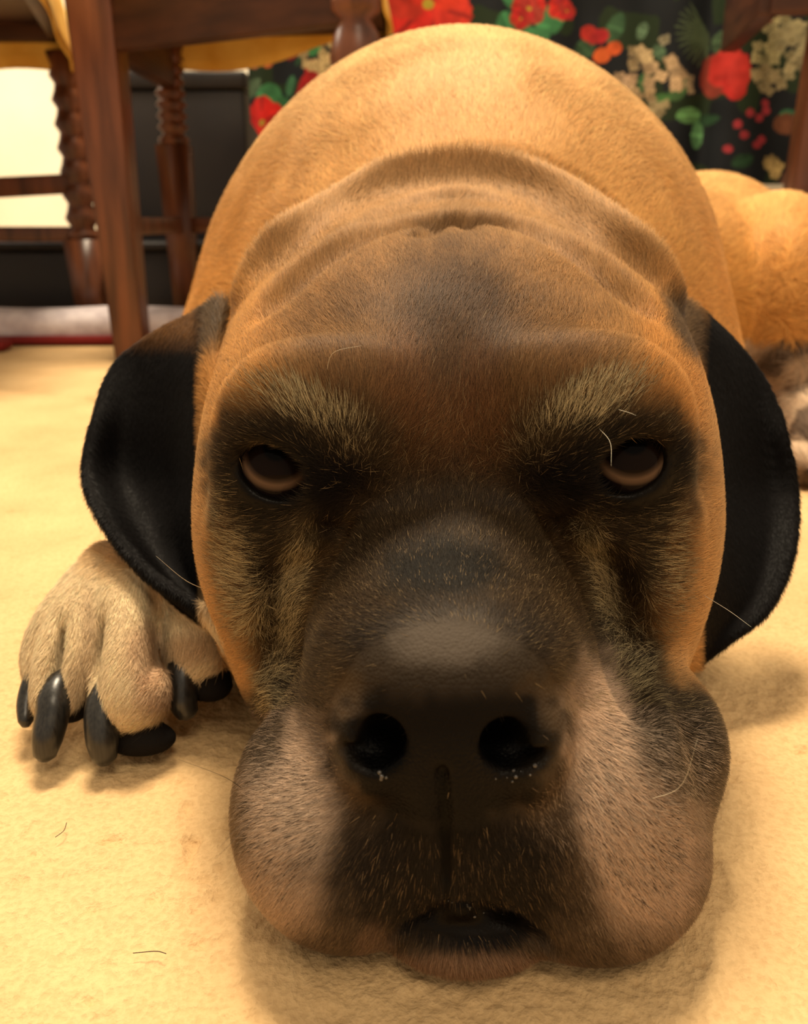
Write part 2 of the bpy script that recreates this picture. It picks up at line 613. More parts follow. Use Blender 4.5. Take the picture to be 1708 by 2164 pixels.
    ell(617, 97, 20, 28, .2, (140, 28, 34)); ell(655, 188, 26, 40, .3, (176, 34, 34)); ell(662, 150, 18, 22, .3, (170, 36, 34))
    petals(552, 258, 52, 6, (226, 56, 48), a0=.5, w=.5); ell(575, 275, 24, 30, .6, (222, 54, 46))
    ell(562, 130, 11, 11, 0, (225, 120, 66)); ell(535, 128, 11, 13, 0, (214, 120, 106)); 
    cluster(690, 85, 32, 42, 20, (208, 184, 130), 10); cluster(705, 155, 34, 34, 15, (206, 176, 128), 10); cluster(670, 110, 30, 46, 12, (198, 174, 124), 10)
    leaf(668, 100, 12, 24, .4, (60, 124, 74)); leaf(702, 62, 14, 14, .4, (60, 124, 74))
    for (x, y, r, c) in ((1247, 66, 17, (190, 52, 44)), (1272, 74, 16, (188, 46, 50)), (1258, 80, 11, (170, 44, 44)), (1274, 116, 17, (222, 104, 50)), (1298, 102, 15, (214, 94, 46))):
        ell(x, y, r, r, 0, c, edge=.1)
    cluster(1350, 120, 26, 24, 10, (204, 180, 136), 11); cluster(1318, 180, 30, 22, 12, (196, 166, 132), 11)
    cluster(1400, 160, 40, 34, 16, (206, 176, 136), 12); cluster(1345, 205, 34, 14, 8, (196, 168, 128), 10)
    cluster(1390, 235, 24, 16, 8, (204, 186, 140), 10); cluster(1445, 180, 14, 20, 4, (196, 178, 140), 9); cluster(1402, 84, 6, 6, 2, (190, 182, 150), 9)
    fern(1500, 70, 80, 13)
    leaf(1453, 245, 30, 17, -.08, (112, 168, 104)); leaf(1473, 286, 14, 29, .08, (104, 160, 106))
    for (x, y, rx, ry, c) in ((1505, 160, 24, 46, (150, 66, 52)), (1528, 150, 30, 42, (206, 58, 50)), (1538, 185, 22, 34, (198, 50, 44)), (1545, 165, 20, 44, (214, 62, 54)),
                              (1555, 58, 24, 18, (206, 70, 62)), (1590, 45, 34, 14, (196, 60, 56)), (1640, 268, 26, 22, (122, 76, 52)), (1668, 250, 14, 50, (120, 80, 66))):
        ell(x, y, rx, ry, .1, c)
    cluster(1630, 70, 40, 26, 16, (186, 176, 130), 11); cluster(1600, 120, 34, 26, 12, (176, 168, 122), 11); cluster(1655, 95, 28, 34, 12, (176, 166, 124), 11)
    cluster(1600, 175, 40, 24, 14, (180, 164, 122), 10); cluster(1660, 150, 26, 26, 8, (178, 166, 124), 10)
    for (x, y) in ((1565, 245), (1585, 255), (1600, 240), (1540, 268), (1553, 290), (1590, 300), (1580, 310), (1522, 318), (1668, 295), (1660, 330), (1598, 225)):
        ell(x, y, 9, 9, 0, (176, 62, 70), edge=.3)
    cluster(1615, 358, 16, 22, 8, (196, 170, 110), 9); cluster(1650, 395, 26, 20, 5, (150, 104, 80), 12)
    m = attr_mat('floral_print', rough=0.8, spec=0.15, bump_scale=900, bump=0.15)
    o = big_mesh('floral_tablecloth', V, Q, m)
    set_col(o.data, C * .64)
    s = o.modifiers.new('thickness', 'SOLIDIFY')
    s.thickness = 0.004
    tag(o, 'dark floral tablecloth printed with red poinsettias and cream blossoms hanging behind the dog', 'tablecloth')
    bm = bmesh.new()
    bmesh.ops.create_cube(bm, size=1, matrix=Matrix.Translation(((x0 + x1) / 2 + .02, Yc + .44, .82)) @ Matrix.Diagonal((x1 - x0 - .04, .8, .03, 1)))
    t = empty('dining_table', ((x0 + x1) / 2, Yc + .4, 0))
    tag(t, 'dining table under the floral cloth behind the dog', 'table')
    bm_obj('tabletop', bm, M_WOOD, t, bevel=.004)
    for a, b in ((x0 + .14, Yc + .15), (x1 - .1, Yc + .15), (x0 + .12, Yc + .75), (x1 - .1, Yc + .75)):
        turned_leg(t, a, b, .805, 1.3)


build_cloth()


# ------------------------------------------------------------------ things under and behind the chairs
def rounded_slab(name, lo, hi, r, mat, parent=None, puff=0.0, seed=0, rot=0):
    bm = bmesh.new()
    bmesh.ops.create_cube(bm, size=1)
    bmesh.ops.subdivide_edges(bm, edges=bm.edges, cuts=14, use_grid_fill=True)
    lo, hi = np.array(lo), np.array(hi)
    c, h = (lo + hi) / 2, (hi - lo) / 2
    for v in bm.verts:
        q = np.array(v.co) * 2 * h
        inner = np.clip(q, -(h - r), h - r)
        d = q - inner
        L_ = np.linalg.norm(d)
        if L_ > 1e-9:
            q = inner + d / L_ * r * min(1.0, L_ / r if L_ < r else 1.0)
        if puff:
            w = vnoise((q + c)[None, :], 14, seed)[0] - .5
            q = q + np.array([0, 0, 1]) * puff * w * (1 if q[2] > 0 else 0) + np.array([0, -1, 0]) * puff * w * (1 if q[1] < 0 else 0)
        v.co = Vector(q)
    bmesh.ops.rotate(bm, verts=bm.verts, cent=(0, 0, 0), matrix=Matrix.Rotation(rot, 3, 'Z'))
    bmesh.ops.translate(bm, verts=bm.verts, vec=Vector(c))
    return bm_obj(name, bm, mat, parent, smooth=True)


bed = empty('pet_bed', (-0.50, 1.48, 0))
tag(bed, 'flat white plush pet bed with red piping on the carpet behind the chair legs', 'pet bed')
rounded_slab('cushion', (-1.05, 1.335, 0.001), (-0.10, 1.455, 0.048), 0.021, M_WHITE, bed, puff=0.008, seed=4, rot=.035)
bm = bar_bm((-1.05, 1.315, .008), (-0.10, 1.35, .008), .012, .012)
bm_obj('piping', bm, M_RED, bed, bevel=.004)
o = rounded_slab('red_toy', (-0.66, 1.262, 0.0005), (-0.575, 1.30, 0.016), 0.0075, M_RED)
tag(o, 'small flat red cloth toy at the edge of the white pet bed', 'toy')

box = empty('storage_box', (-0.30, 1.9, 0))
tag(box, 'tall dark vinyl storage box behind the turned chair leg', 'box')
bm = bmesh.new()
bmesh.ops.create_cube(bm, size=1, matrix=Matrix.Translation((-0.43, 1.86, .20)) @ Matrix.Diagonal((.29, .30, .40, 1)))
bm_obj('box_body', bm, M_BLACKBOX, box, bevel=.006)
bm = bmesh.new()
bmesh.ops.create_cube(bm, size=1, matrix=Matrix.Translation((-0.43, 1.86, .415)) @ Matrix.Diagonal((.30, .31, .03, 1)))
bm_obj('lid', bm, M_BLACKBOX, box, bevel=.006)
case = empty('low_case', (-0.86, 1.9, 0))
tag(case, 'low black case on the carpet behind the far left chair', 'case')
bm = bmesh.new()
bmesh.ops.create_cube(bm, size=1, matrix=Matrix.Translation((-0.76, 1.615, .066)) @ Matrix.Diagonal((.86, .12, .132, 1)))
bm_obj('case_body', bm, M_BLACKBOX, case, bevel=.008)
bm = bmesh.new()
bmesh.ops.create_cube(bm, size=1, matrix=Matrix.Translation((-0.76, 1.615, .138)) @ Matrix.Diagonal((.87, .13, .014, 1)))
bm_obj('lid', bm, M_BLACKBOX, case, bevel=.005)

o = rounded_slab('pillow', (0.535, 1.15, 0.0), (0.84, 1.26, 0.228), 0.05, M_WHITE, None, puff=0.02, seed=2)
tag(o, 'white plush pillow at the right edge in front of the chair leg', 'pillow')
o = rounded_slab('folded_blanket', (0.34, 1.52, 0.0), (0.85, 1.60, 0.205), 0.03, M_WHITE, None, puff=0.01, seed=3)
tag(o, 'folded white blanket below the hem of the floral tablecloth', 'blanket')

# ------------------------------------------------------------------ the dog: a solid grown from blended muscle masses, then skinned with one mesh
def axis(parts):
    out = []
    for a, b, s in parts:
        n = max(2, int(round((b - a) / s)))
        out.append(np.linspace(a, b, n + 1)[:-1])
    out.append([parts[-1][1]])
    return np.concatenate(out).astype(np.float32)


XS = axis([(-.17, -.055, .0016), (-.055, .085, .00105), (.085, .15, .0016), (.15, .25, .003), (.25, .60, .006)])
YS = axis([(.145, .20, .00105), (.20, .35, .0014), (.35, .44, .002), (.44, .80, .0035), (.80, 1.30, .007)])
ZS = axis([(-.006, .115, .0011), (.115, .21, .0018), (.21, .33, .004)])
FLD = np.full((len(XS), len(YS), len(ZS)), 1.0, np.float32)


def region(lo, hi):
    s = []
    for A, a, b in zip((XS, YS, ZS), lo, hi):
        i, j = int(np.searchsorted(A, a)), int(np.searchsorted(A, b))
        s.append(slice(max(i - 1, 0), min(j + 1, len(A))))
    g = np.meshgrid(XS[s[0]], YS[s[1]], ZS[s[2]], indexing='ij', sparse=True)
    return tuple(s), g


def smin(a, b, k):
    h = np.maximum(k - np.abs(a - b), 0) / k
    return np.minimum(a, b) - h * h * (k * .25)


def put(s, d, k, cut=False):
    if cut:
        FLD[s] = -smin(-FLD[s], d, k)
    else:
        FLD[s] = smin(FLD[s], d, k)


def ell(c, r, k=.01, rot=(0, 0, 0), cut=False):
    c, r = np.array(c, float), np.array(r, float)
    Rm = np.array((Matrix.Rotation(rot[2], 3, 'Z') @ Matrix.Rotation(rot[1], 3, 'Y') @ Matrix.Rotation(rot[0], 3, 'X')))
    ext = np.sqrt(((Rm * r[None, :]) ** 2).sum(1)) + k + .008
    s, (x, y, z) = region(c - ext, c + ext)
    x, y, z = x - c[0], y - c[1], z - c[2]
    q = [Rm[0, i] * x + Rm[1, i] * y + Rm[2, i] * z for i in range(3)]
    k0 = np.sqrt(sum((q[i] / r[i]) ** 2 for i in range(3)))
    k1 = np.sqrt(sum((q[i] / r[i] ** 2) ** 2 for i in range(3))) + 1e-6
    put(s, (k0 * (k0 - 1) / k1).astype(np.float32), k, cut)


def cap(p0, p1, r0, r1, k=.01, cut=False):
    p0, p1 = np.array(p0, float), np.array(p1, float)
    m = max(r0, r1) + k + .008
    s, (x, y, z) = region(np.minimum(p0, p1) - m, np.maximum(p0, p1) + m)
    d = p1 - p0
    t = np.clip(((x - p0[0]) * d[0] + (y - p0[1]) * d[1] + (z - p0[2]) * d[2]) / d.dot(d), 0, 1)
    dist = np.sqrt((x - p0[0] - t * d[0]) ** 2 + (y - p0[1] - t * d[1]) ** 2 + (z - p0[2] - t * d[2]) ** 2) - (r0 + (r1 - r0) * t)
    put(s, dist.astype(np.float32), k, cut)


def chain(pts, rad, k=.01, cut=False):
    for i in range(len(pts) - 1):
        cap(pts[i], pts[i + 1], rad[i], rad[i + 1], k, cut)


def crom(pts, n):
    """smooth curve through the points, rows of any shape"""
    p = np.array(pts, float)
    p = np.concatenate([2 * p[:1] - p[1:2], p, 2 * p[-1:] - p[-2:-1]])
    out = []
    m = len(p) - 3
    for t in np.linspace(0, m, n):
        i = min(int(t), m - 1)
        f = t - i
        a, b, c, d = p[i], p[i + 1], p[i + 2], p[i + 3]
        out.append(.5 * (2 * b + (c - a) * f + (2 * a - 5 * b + 4 * c - d) * f * f + (3 * b - a - 3 * c + d) * f ** 3))
    return np.array(out)


def sheet(rows, thick, k):
    """a flap of given half thickness through rows of points"""
    rows = np.array([[P(*q) for q in r] for r in rows])
    g = crom(rows, 150)
    g = crom(g.transpose(1, 0, 2), 80).transpose(1, 0, 2)
    pts = g.reshape(-1, 3)
    lo, hi = pts.min(0) - thick - k - .006, pts.max(0) + thick + k + .006
    s, (x, y, z) = region(lo, hi)
    shp = (x.shape[0], y.shape[1], z.shape[2])
    d2 = np.full(shp, 1.0, np.float32)
    xs, ys, zs = x[:, 0, 0], y[0, :, 0], z[0, 0, :]
    R = thick + k + .003
    for p in pts:
        i0, i1 = np.searchsorted(xs, (p[0] - R, p[0] + R))
        j0, j1 = np.searchsorted(ys, (p[1] - R, p[1] + R))
        l0, l1 = np.searchsorted(zs, (p[2] - R, p[2] + R))
        q = (xs[i0:i1, None, None] - p[0]) ** 2 + (ys[None, j0:j1, None] - p[1]) ** 2 + (zs[None, None, l0:l1] - p[2]) ** 2
        sub = d2[i0:i1, j0:j1, l0:l1]
        np.minimum(sub, q, out=sub)
    put(s, (np.sqrt(d2) - thick).astype(np.float32), k)
    return pts


def fld_at(p):
    p = np.asarray(p, float)
    ix = []
    for A, v in zip((XS, YS, ZS), p):
        ix.append(float(np.interp(v, A, np.arange(len(A)))))
    i = [min(int(t), n - 2) for t, n in zip(ix, FLD.shape)]
    f = [t - j for t, j in zip(ix, i)]
    c = FLD[i[0]:i[0] + 2, i[1]:i[1] + 2, i[2]:i[2] + 2]
    c = c[0] * (1 - f[0]) + c[1] * f[0]
    c = c[0] * (1 - f[1]) + c[1] * f[1]
    return float(c[0] * (1 - f[2]) + c[1] * f[2])


def surf(px, py, y0=.147, y1=1.2, off=0.0):
    """where the sight line through the pixel meets the skin; off goes deeper along it"""
    Y = y0
    while Y < y1:
        p = P(px, py, Y)
        if fld_at(p) < 0:
            break
        Y += .0006
    p = P(px, py, Y)
    if off:
        d = p - np.array([0, 0, CAM_Z])
        p = p + d / np.linalg.norm(d) * off
    return p


def skin_line(pts, n=22, off=0.0, sm=3):
    """points close under the skin along a smooth line, evenly deep"""
    q = crom([list(p) for p in pts], n)
    L_ = np.array([surf(u, v) for u, v in q])
    o = np.array([0, 0, CAM_Z])
    d = np.linalg.norm(L_ - o, axis=1)
    w = L_ - o
    w = w / d[:, None]
    for _ in range(sm):
        e = np.concatenate([[d[0]], d, [d[-1]]])
        d = .25 * e[:-2] + .5 * e[1:-1] + .25 * e[2:]
    return o + w * (d + off)[:, None]


def fold(pts, r, k, off, cut=False, n=22):
    L_ = skin_line(pts, n, off)
    t = np.linspace(0, 1, len(L_))
    w = np.sin(np.pi * t)
    if not cut:
        o = np.array([0, 0, CAM_Z])
        L_ = L_ + (L_ - o) / np.linalg.norm(L_ - o, axis=1, keepdims=True) * (.012 * (1 - w) ** 2)[:, None] * (r > .01)
    chain(L_, r * (.35 + .65 * w ** .7), k, cut)


def grow_body():
    # trunk, shoulders, haunch
    ell((.038, .665, .115), (.184, .19, .150), .03)
    ell((.044, .645, .165), (.112, .20, .088), .09)
    ell((.033, .665, .190), (.070, .16, .072), .09)
    ell((.031, .56, .07), (.180, .15, .10), .05)
    ell((.20, .88, .10), (.165, .24, .118), .04, (0, 0, -.60))
    ell((.325, 1.00, .108), (.105, .14, .118), .03)
    ell((.425, .99, .050), (.095, .12, .070), .03)
    ell((.347, .85, .105), (.060, .15, .098), .02, (0, 0, -.25))
    ell((.335, .755, .06), (.040, .07, .055), .03)
    chain([(.40, .86, .03), (.335, .70, .024), (.312, .625, .02)], [.028, .024, .022], .02)
    for i, dx in enumerate((-.02, -.004, .012, .026)):
        ell((.308 + dx, .602 + .004 * abs(i - 1.5), .013), (.0095, .022, .012), .006)
    # neck
    cap((.022, .36, .085), (.04, .55, .120), .078, .135, .03)
    # forelegs: the left one lies forward, the other is tucked under the neck
    chain([(-.098, .37, .026), (-.088, .46, .040), (-.06, .60, .07)], [.021, .032, .06], .02)
    chain([(.12, .56, .06), (.105, .46, .035), (.05, .43, .026)], [.055, .032, .024], .02)


def grow_head():
    ell((.020, .345, .093), (.078, .092, .082), .02)
    for s in (-1, 1):
        ell((.019 + s * .046, .350, .098), (.044, .072, .072), .03)
        ell((.019 + s * .044, .300, .060), (.039, .056, .060), .03)
        ell((.019 + s * .040, .285, .036), (.034, .050, .040), .02)
        ell((.016 + s * .050, .262, .088), (.028, .034, .036), .03)       # orbit
        ell((.016 + s * .030, .278, .122), (.030, .030, .018), .03)       # brow
    ell((.021, .400, .142), (.055, .045, .036), .04)
    ell((.019, .303, .118), (.064, .044, .037), .045)
    ell((.015, .275, .112), (.040, .040, .036), .03)
    # muzzle
    cap((.014, .275, .066), (.0105, .205, .063), .042, .0330, .02)
    for s in (-1, 1):
        cap((.0135 + s * .016, .265, .080), (.0105 + s * .011, .200, .074), .026, .0210, .015)
    cap((.0145, .225, .025), (.02, .40, .055), .034, .055, .03)
    ell((-.0140, .203, .027), (.0325, .040, .033), .014)
    ell((.0420, .206, .034), (.0345, .042, .037), .012)
    ell((.050, .203, .017), (.0330, .038, .024), .012)
    ell((.0135, .196, .040), (.030, .0335, .030), .012)
    ell((.074, .226, .031), (.0205, .027, .024), .010)
    # nose
    ell((.0105, .1835, .074), (.0265, .021, .0215), .006)
    ell((.0105, .1860, .0825), (.0235, .021, .0125), .006)
    for s in (-1, 1):
        ell((.0105 + s * .0165, .1745, .0660), (.0108, .0125, .0135), .005)
    ell((.0105, .1705, .061), (.012, .010, .016), .006)
    # mouth: the upper lips part over the lower one
    for u_, v_, rx_, t_ in ((975, 1915, .008, 0), (890, 1945, .0085, -.50), (1085, 1948, .0110, .42)):
        ell(surf(u_, v_) + np.array([0, -.001, -.001]), (rx_, .0075, .0036), .003, (0, t_, 0), True)
    ell((.0165, .1945, .0075), (.0285, .0290, .0125), .0025)               # chin
    ell(surf(1000, 1958, off=.003), (.016, .004, .0028), .003)
    # nostrils, philtrum
    for s in (-1, 1):
        c = surf(935 + s * 128, 1572)
        ell(c + np.array([0, .002, 0]), (.0054, .013, .0054), .0022, (0, 0, s * .25), True)
        c = surf(935 + s * 172, 1606)
        ell(c, (.0058, .006, .0017), .0015, (0, -s * .35, 0), True)
    L_ = skin_line([(934, 1630), (937, 1700), (939, 1770), (942, 1820), (944, 1868)], 16)
    chain(L_, np.linspace(.0016, .0019, len(L_)), .0010, True)
    # creases between muzzle and cheek
    fold([(690, 1090), (655, 1170), (628, 1270), (600, 1380), (590, 1490)], .0030, .012, 0, True)
    fold([(1195, 1090), (1240, 1170), (1275, 1270), (1312, 1380), (1345, 1490)], .0030, .012, 0, True)
    # pouch under each lower lid
    ell(surf(595, 1105, off=.005), (.018, .008, .007), .010)
    ell(surf(1325, 1095, off=.005), (.018, .008, .007), .010)
    # hollow of the inner corner of each eye
    for q in ((700, 1035), (1190, 1030)):
        ell(surf(*q), (.008, .0045, .006), .010, cut=True)
    # heavy brows, lower towards the nose
    fold([(545, 905), (610, 895), (690, 940), (760, 1010)], .0055, .014, .0025)
    fold([(1370, 885), (1300, 880), (1220, 925), (1140, 1000)], .0055, .014, .0025)
    ell(surf(690, 860, off=.009), (.022, .012, .016), .020)
    ell(surf(1230, 850, off=.009), (.022, .012, .016), .020)
    # nape wrinkles
    fold([(550, 630), (660, 530), (800, 452), (950, 420), (1100, 440), (1250, 510), (1390, 630)], .012, .014, .0162, n=30)
    fold([(570, 660), (670, 560), (800, 495), (950, 474), (1100, 484), (1230, 545), (1360, 660)], .0014, .012, .0005, True, n=30)
    fold([(540, 560), (690, 440), (820, 372), (950, 343), (1100, 368), (1240, 455), (1380, 580)], .0016, .016, .0005, True, n=30)
    fold([(900, 510), (925, 488), (955, 474), (1000, 500)], .0014, .006, 0, True, n=10)


EAR_L = [[(470, 640, 0.375), (450, 652, 0.378), (425, 664, 0.382), (400, 680, 0.386)],
         [(450, 760, 0.348), (390, 735, 0.368), (325, 722, 0.384), (258, 762, 0.382)],
         [(440, 880, 0.332), (360, 880, 0.358), (275, 875, 0.368), (205, 885, 0.36)],
         [(440, 1020, 0.318), (360, 1020, 0.344), (265, 1015, 0.354), (185, 1005, 0.34)],
         [(445, 1130, 0.3), (375, 1140, 0.32), (300, 1135, 0.324), (228, 1110, 0.312)],
         [(460, 1230, 0.284), (420, 1240, 0.298), (370, 1245, 0.3), (312, 1212, 0.292)],
         [(512, 1332, 0.273), (492, 1342, 0.28), (472, 1337, 0.282), (442, 1302, 0.278)],
         [(534, 1392, 0.275), (527, 1402, 0.278), (517, 1402, 0.28), (500, 1377, 0.28)]]
EAR_R = [[(1415, 640, 0.375), (1440, 645, 0.378), (1465, 655, 0.382), (1490, 672, 0.386)],
         [(1445, 740, 0.348), (1500, 725, 0.366), (1555, 742, 0.382), (1600, 790, 0.382)],
         [(1465, 880, 0.332), (1530, 880, 0.354), (1600, 880, 0.368), (1656, 915, 0.362)],
         [(1470, 1030, 0.318), (1545, 1030, 0.342), (1620, 1030, 0.354), (1678, 1050, 0.348)],
         [(1475, 1160, 0.3), (1540, 1160, 0.318), (1612, 1160, 0.33), (1668, 1175, 0.324)],
         [(1465, 1260, 0.29), (1525, 1265, 0.302), (1580, 1270, 0.31), (1618, 1285, 0.306)],
         [(1445, 1340, 0.286), (1480, 1345, 0.293), (1512, 1348, 0.297), (1536, 1350, 0.296)],
         [(1430, 1385, 0.288), (1448, 1395, 0.292), (1462, 1402, 0.295), (1478, 1395, 0.295)]]

TOES = [([(205, 1235, .322), (140, 1315, .303), (105, 1375, .294), (92, 1425, .286)], [.011, .0105, .0088, .0066]),
        ([(240, 1215, .325), (182, 1305, .300), (143, 1390, .283), (126, 1468, .272)], [.013, .0120, .0104, .0092]),
        ([(290, 1205, .325), (268, 1305, .298), (266, 1390, .281), (278, 1466, .270)], [.014, .0138, .0134, .0130]),
        ([(335, 1240, .322), (388, 1295, .306), (408, 1350, .297), (424, 1395, .289)], [.013, .0130, .0126, .0112])]
PADS = [((298, 1560, .2655), (.0125, .0075, .0060)), ((444, 1448, .2840), (.0085, .0070, .0060)), ((155, 1490, .274), (.006, .007, .006))]
CLAWS = [([(98, 1400, .287), (70, 1440, .282), (56, 1490, .276), (54, 1535, .270)], .0040),
         ([(118, 1465, .268), (110, 1515, .2625), (100, 1560, .2585), (92, 1606, .2565)], .0060),
         ([(226, 1470, .2665), (216, 1515, .2610), (217, 1565, .2570), (222, 1614, .2555)], .0064),
         ([(392, 1395, .286), (386, 1440, .280), (388, 1485, .2765), (402, 1516, .2755)], .0060)]


def grow_paw():
    ell((-.100, .345, .022), (.027, .036, .018), .012)
    for pts, rad in TOES:
        g = crom([P(*q) for q in pts], 12)
        chain(g, np.interp(np.linspace(0, 3, 12), range(4), rad), .0012)
    for q in ((205, 1360, .285), (322, 1350, .291), (118, 1380, .286)):
        ell(surf(*q[:2]), (.0022, .016, .012), .006, (0, 0, .1), True)
    for q, r in PADS:
        ell(P(*q), r, .003)


EYES = [(588, 990, -.0), (1322, 978, 0.0)]
EYE_C = []


def ear_back():
    ell(P(206, 1040, .366), (.0055, .0045, .0085), .004)


def set_eyes():
    for i, (u, v, _) in enumerate(EYES):
        c = surf(u, v, off=.0135)
        EYE_C.append(c)
        d = c - np.array([0, 0, CAM_Z]); d /= np.linalg.norm(d)
        s = -1 if i == 0 else 1
        # lids swell round the ball, then the opening between them is cut
        ell(c + d * .0015, (.0168, .0155, .0155), .010)
        f = c - d * .0135
        ell(f + d * .004, (.0102, .0105, .0078), .0030, (PITCH * -.6, -s * .30, 0), True)


grow_body()
grow_head()
set_eyes()
grow_paw()
ear_back()
EARP_L = sheet(EAR_L, .0026, .006)
EARP_R = sheet(EAR_R, .0026, .006)
# carpet bears the weight: flatten what would sink into it
FLD[...] = -smin(-FLD, np.broadcast_to(ZS[None, None, :] - .0, FLD.shape).astype(np.float32), .004)


def surface_nets(Fd):
    """dual surface of the zero level, one vertex per crossed cell"""
    ins = Fd < 0
    n = [m - 1 for m in Fd.shape]
    cnt = np.zeros(n, np.uint8)
    for a in (0, 1):
        for b in (0, 1):
            for c in (0, 1):
                cnt += ins[a:a + n[0], b:b + n[1], c:c + n[2]]
    cell = (cnt > 0) & (cnt < 8)
    ci = np.argwhere(cell)
    idx = np.full(n, -1, np.int32)
    idx[cell] = np.arange(len(ci))
    acc = np.zeros((len(ci), 3))
    num = np.zeros(len(ci))
    corners = [(a, b, c) for a in (0, 1) for b in (0, 1) for c in (0, 1)]
    val = {o: Fd[ci[:, 0] + o[0], ci[:, 1] + o[1], ci[:, 2] + o[2]].astype(float) for o in corners}
    for o in corners:
        for d in range(3):
            if o[d] == 0:
                q = list(o); q[d] = 1; q = tuple(q)
                v0, v1 = val[o], val[q]
                cr = (v0 < 0) != (v1 < 0)
                t = np.where(cr, v0 / np.where(cr, v0 - v1, 1), 0)
                p = np.tile(np.array(o, float), (len(ci), 1))
                p[:, d] += t
                acc[cr] += p[cr]
                num[cr] += 1
    g = ci + acc / num[:, None]
    V = np.stack([np.interp(g[:, d], np.arange(len(A)), A) for d, A in enumerate((XS, YS, ZS))], -1)
    quads = []
    for d in range(3):
        e, f = [(1, 2), (2, 0), (0, 1)][d]
        sl0 = [slice(1, m) for m in n]; sl0[d] = slice(0, n[d])
        sl1 = list(sl0); sl1[d] = slice(1, n[d] + 1)
        A, B = ins[tuple(sl0)], ins[tuple(sl1)]
        for flip in (False, True):
            k = np.argwhere((A & ~B) if not flip else (~A & B))
            k = k + np.array([0 if q == d else 1 for q in range(3)])
            ee, ff = np.zeros(3, int), np.zeros(3, int)
            ee[e] = 1; ff[f] = 1
            c = [idx[tuple((k - a * ee - b * ff).T)] for a, b in ((0, 0), (1, 0), (1, 1), (0, 1))]
            q = np.stack(c if not flip else c[::-1], -1)
            quads.append(q)
    Q = np.concatenate(quads)
    return V, Q


V, Q = surface_nets(FLD)
# relax a little: each vertex towards the mean of its quad neighbours
for _ in range(3):
    s = np.zeros_like(V); w = np.zeros(len(V))
    for a in range(4):
        b = (a + 1) % 4
        np.add.at(s, Q[:, a], V[Q[:, b]]); np.add.at(w, Q[:, a], 1)
        np.add.at(s, Q[:, b], V[Q[:, a]]); np.add.at(w, Q[:, b], 1)
    V = V * .55 + (s / w[:, None]) * .45
FN = np.cross(V[Q[:, 2]] - V[Q[:, 0]], V[Q[:, 3]] - V[Q[:, 1]])
VN = np.zeros_like(V)
for a in range(4):
    np.add.at(VN, Q[:, a], FN)
VN /= np.linalg.norm(VN, axis=1, keepdims=True) + 1e-12
# ------------------------------------------------------------------ coat: where the fur is fawn, black or grey
def near(points, pts, lo_m=.01):
    """distance of each point to the nearest of pts, large where clearly far"""
    lo, hi = pts.min(0) - lo_m, pts.max(0) + lo_m
    k = np.where(((points > lo) & (points < hi)).all(1))[0]
    d = np.full(len(points), 1.0)
    pts = pts.reshape(150, 80, 3)[::2, ::2].reshape(-1, 3)
    kd = kdtree.KDTree(len(pts))
    for i, p in enumerate(pts):
        kd.insert(p, i)
    kd.balance()
    d[k] = [kd.find(p)[2] for p in points[k]]
    return d


U, W = proj(V)
dEL, dER = near(V, EARP_L), near(V, EARP_R)
EARM = np.clip((.0052 - np.minimum(dEL, dER)) / .0012, 0, 1)
# the ear flap proper lies outside the skull
EARM *= np.clip(np.maximum((438 - U) / 22, (U - 1468) / 22) + np.clip((W - 1300) / 60, 0, 1) * 0, 0, 1) * (V[:, 1] < .41)
earlow = np.minimum(dEL, dER) < .0050
EARM = np.maximum(EARM, (np.linalg.norm((V - P(206, 1040, .366)) / np.array([.010, .008, .013]), axis=1) < 1.0))
EARM = np.maximum(EARM, earlow * ((W > 1240) & (V[:, 1] > .300)))
PAWM = ((V[:, 0] < -.055) & (V[:, 1] < .36) & (V[:, 2] < .056) & (U < 470)).astype(float) * (1 - EARM) * np.clip((.060 - V[:, 2]) / .008, 0, 1)
PAWM *= (U < 455 + (W > 1250) * 25)
HIND = ((V[:, 0] > .27) & (V[:, 1] < .80) & (V[:, 2] < .09)).astype(float) * np.clip((.75 - V[:, 1]) / .03, 0, 1)
HEAD = np.clip((.445 - V[:, 1] - .02) / .03, 0, 1) * (1 - PAWM)


def blob(cx, cy, rx, ry, rot=0.0, soft=.45, jag=.25, sc=1 / 26.):
    """0..1 patch with a ragged furry border"""
    c, s = math.cos(math.radians(rot)), math.sin(math.radians(rot))
    a = ((U - cx) * c + (W - cy) * s) / rx
    b = (-(U - cx) * s + (W - cy) * c) / ry
    r = np.sqrt(a * a + b * b) + jag * (vnoise(np.stack([U, W], -1), sc, int(cx + cy) % 97) - .5)
    t = np.clip((1 + soft - r) / (2 * soft), 0, 1)
    return t * t * (3 - 2 * t)


def over(C, w, col):
    return C * (1 - w[:, None]) + lin(col)[None, :] * w[:, None]


nz = vnoise(V, 60., 5)
C = np.tile(lin((216, 156, 84)), (len(V), 1)) * (.90 + .20 * nz)[:, None]
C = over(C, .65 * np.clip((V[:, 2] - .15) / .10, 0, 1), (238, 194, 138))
Hd = np.tile(lin((190, 144, 90)), (len(V), 1)) * (.92 + .16 * nz)[:, None]


def paint(lst):
    global Hd
    for a_, col_, args_ in lst:
        Hd = over(Hd, a_ * blob(*args_), col_)


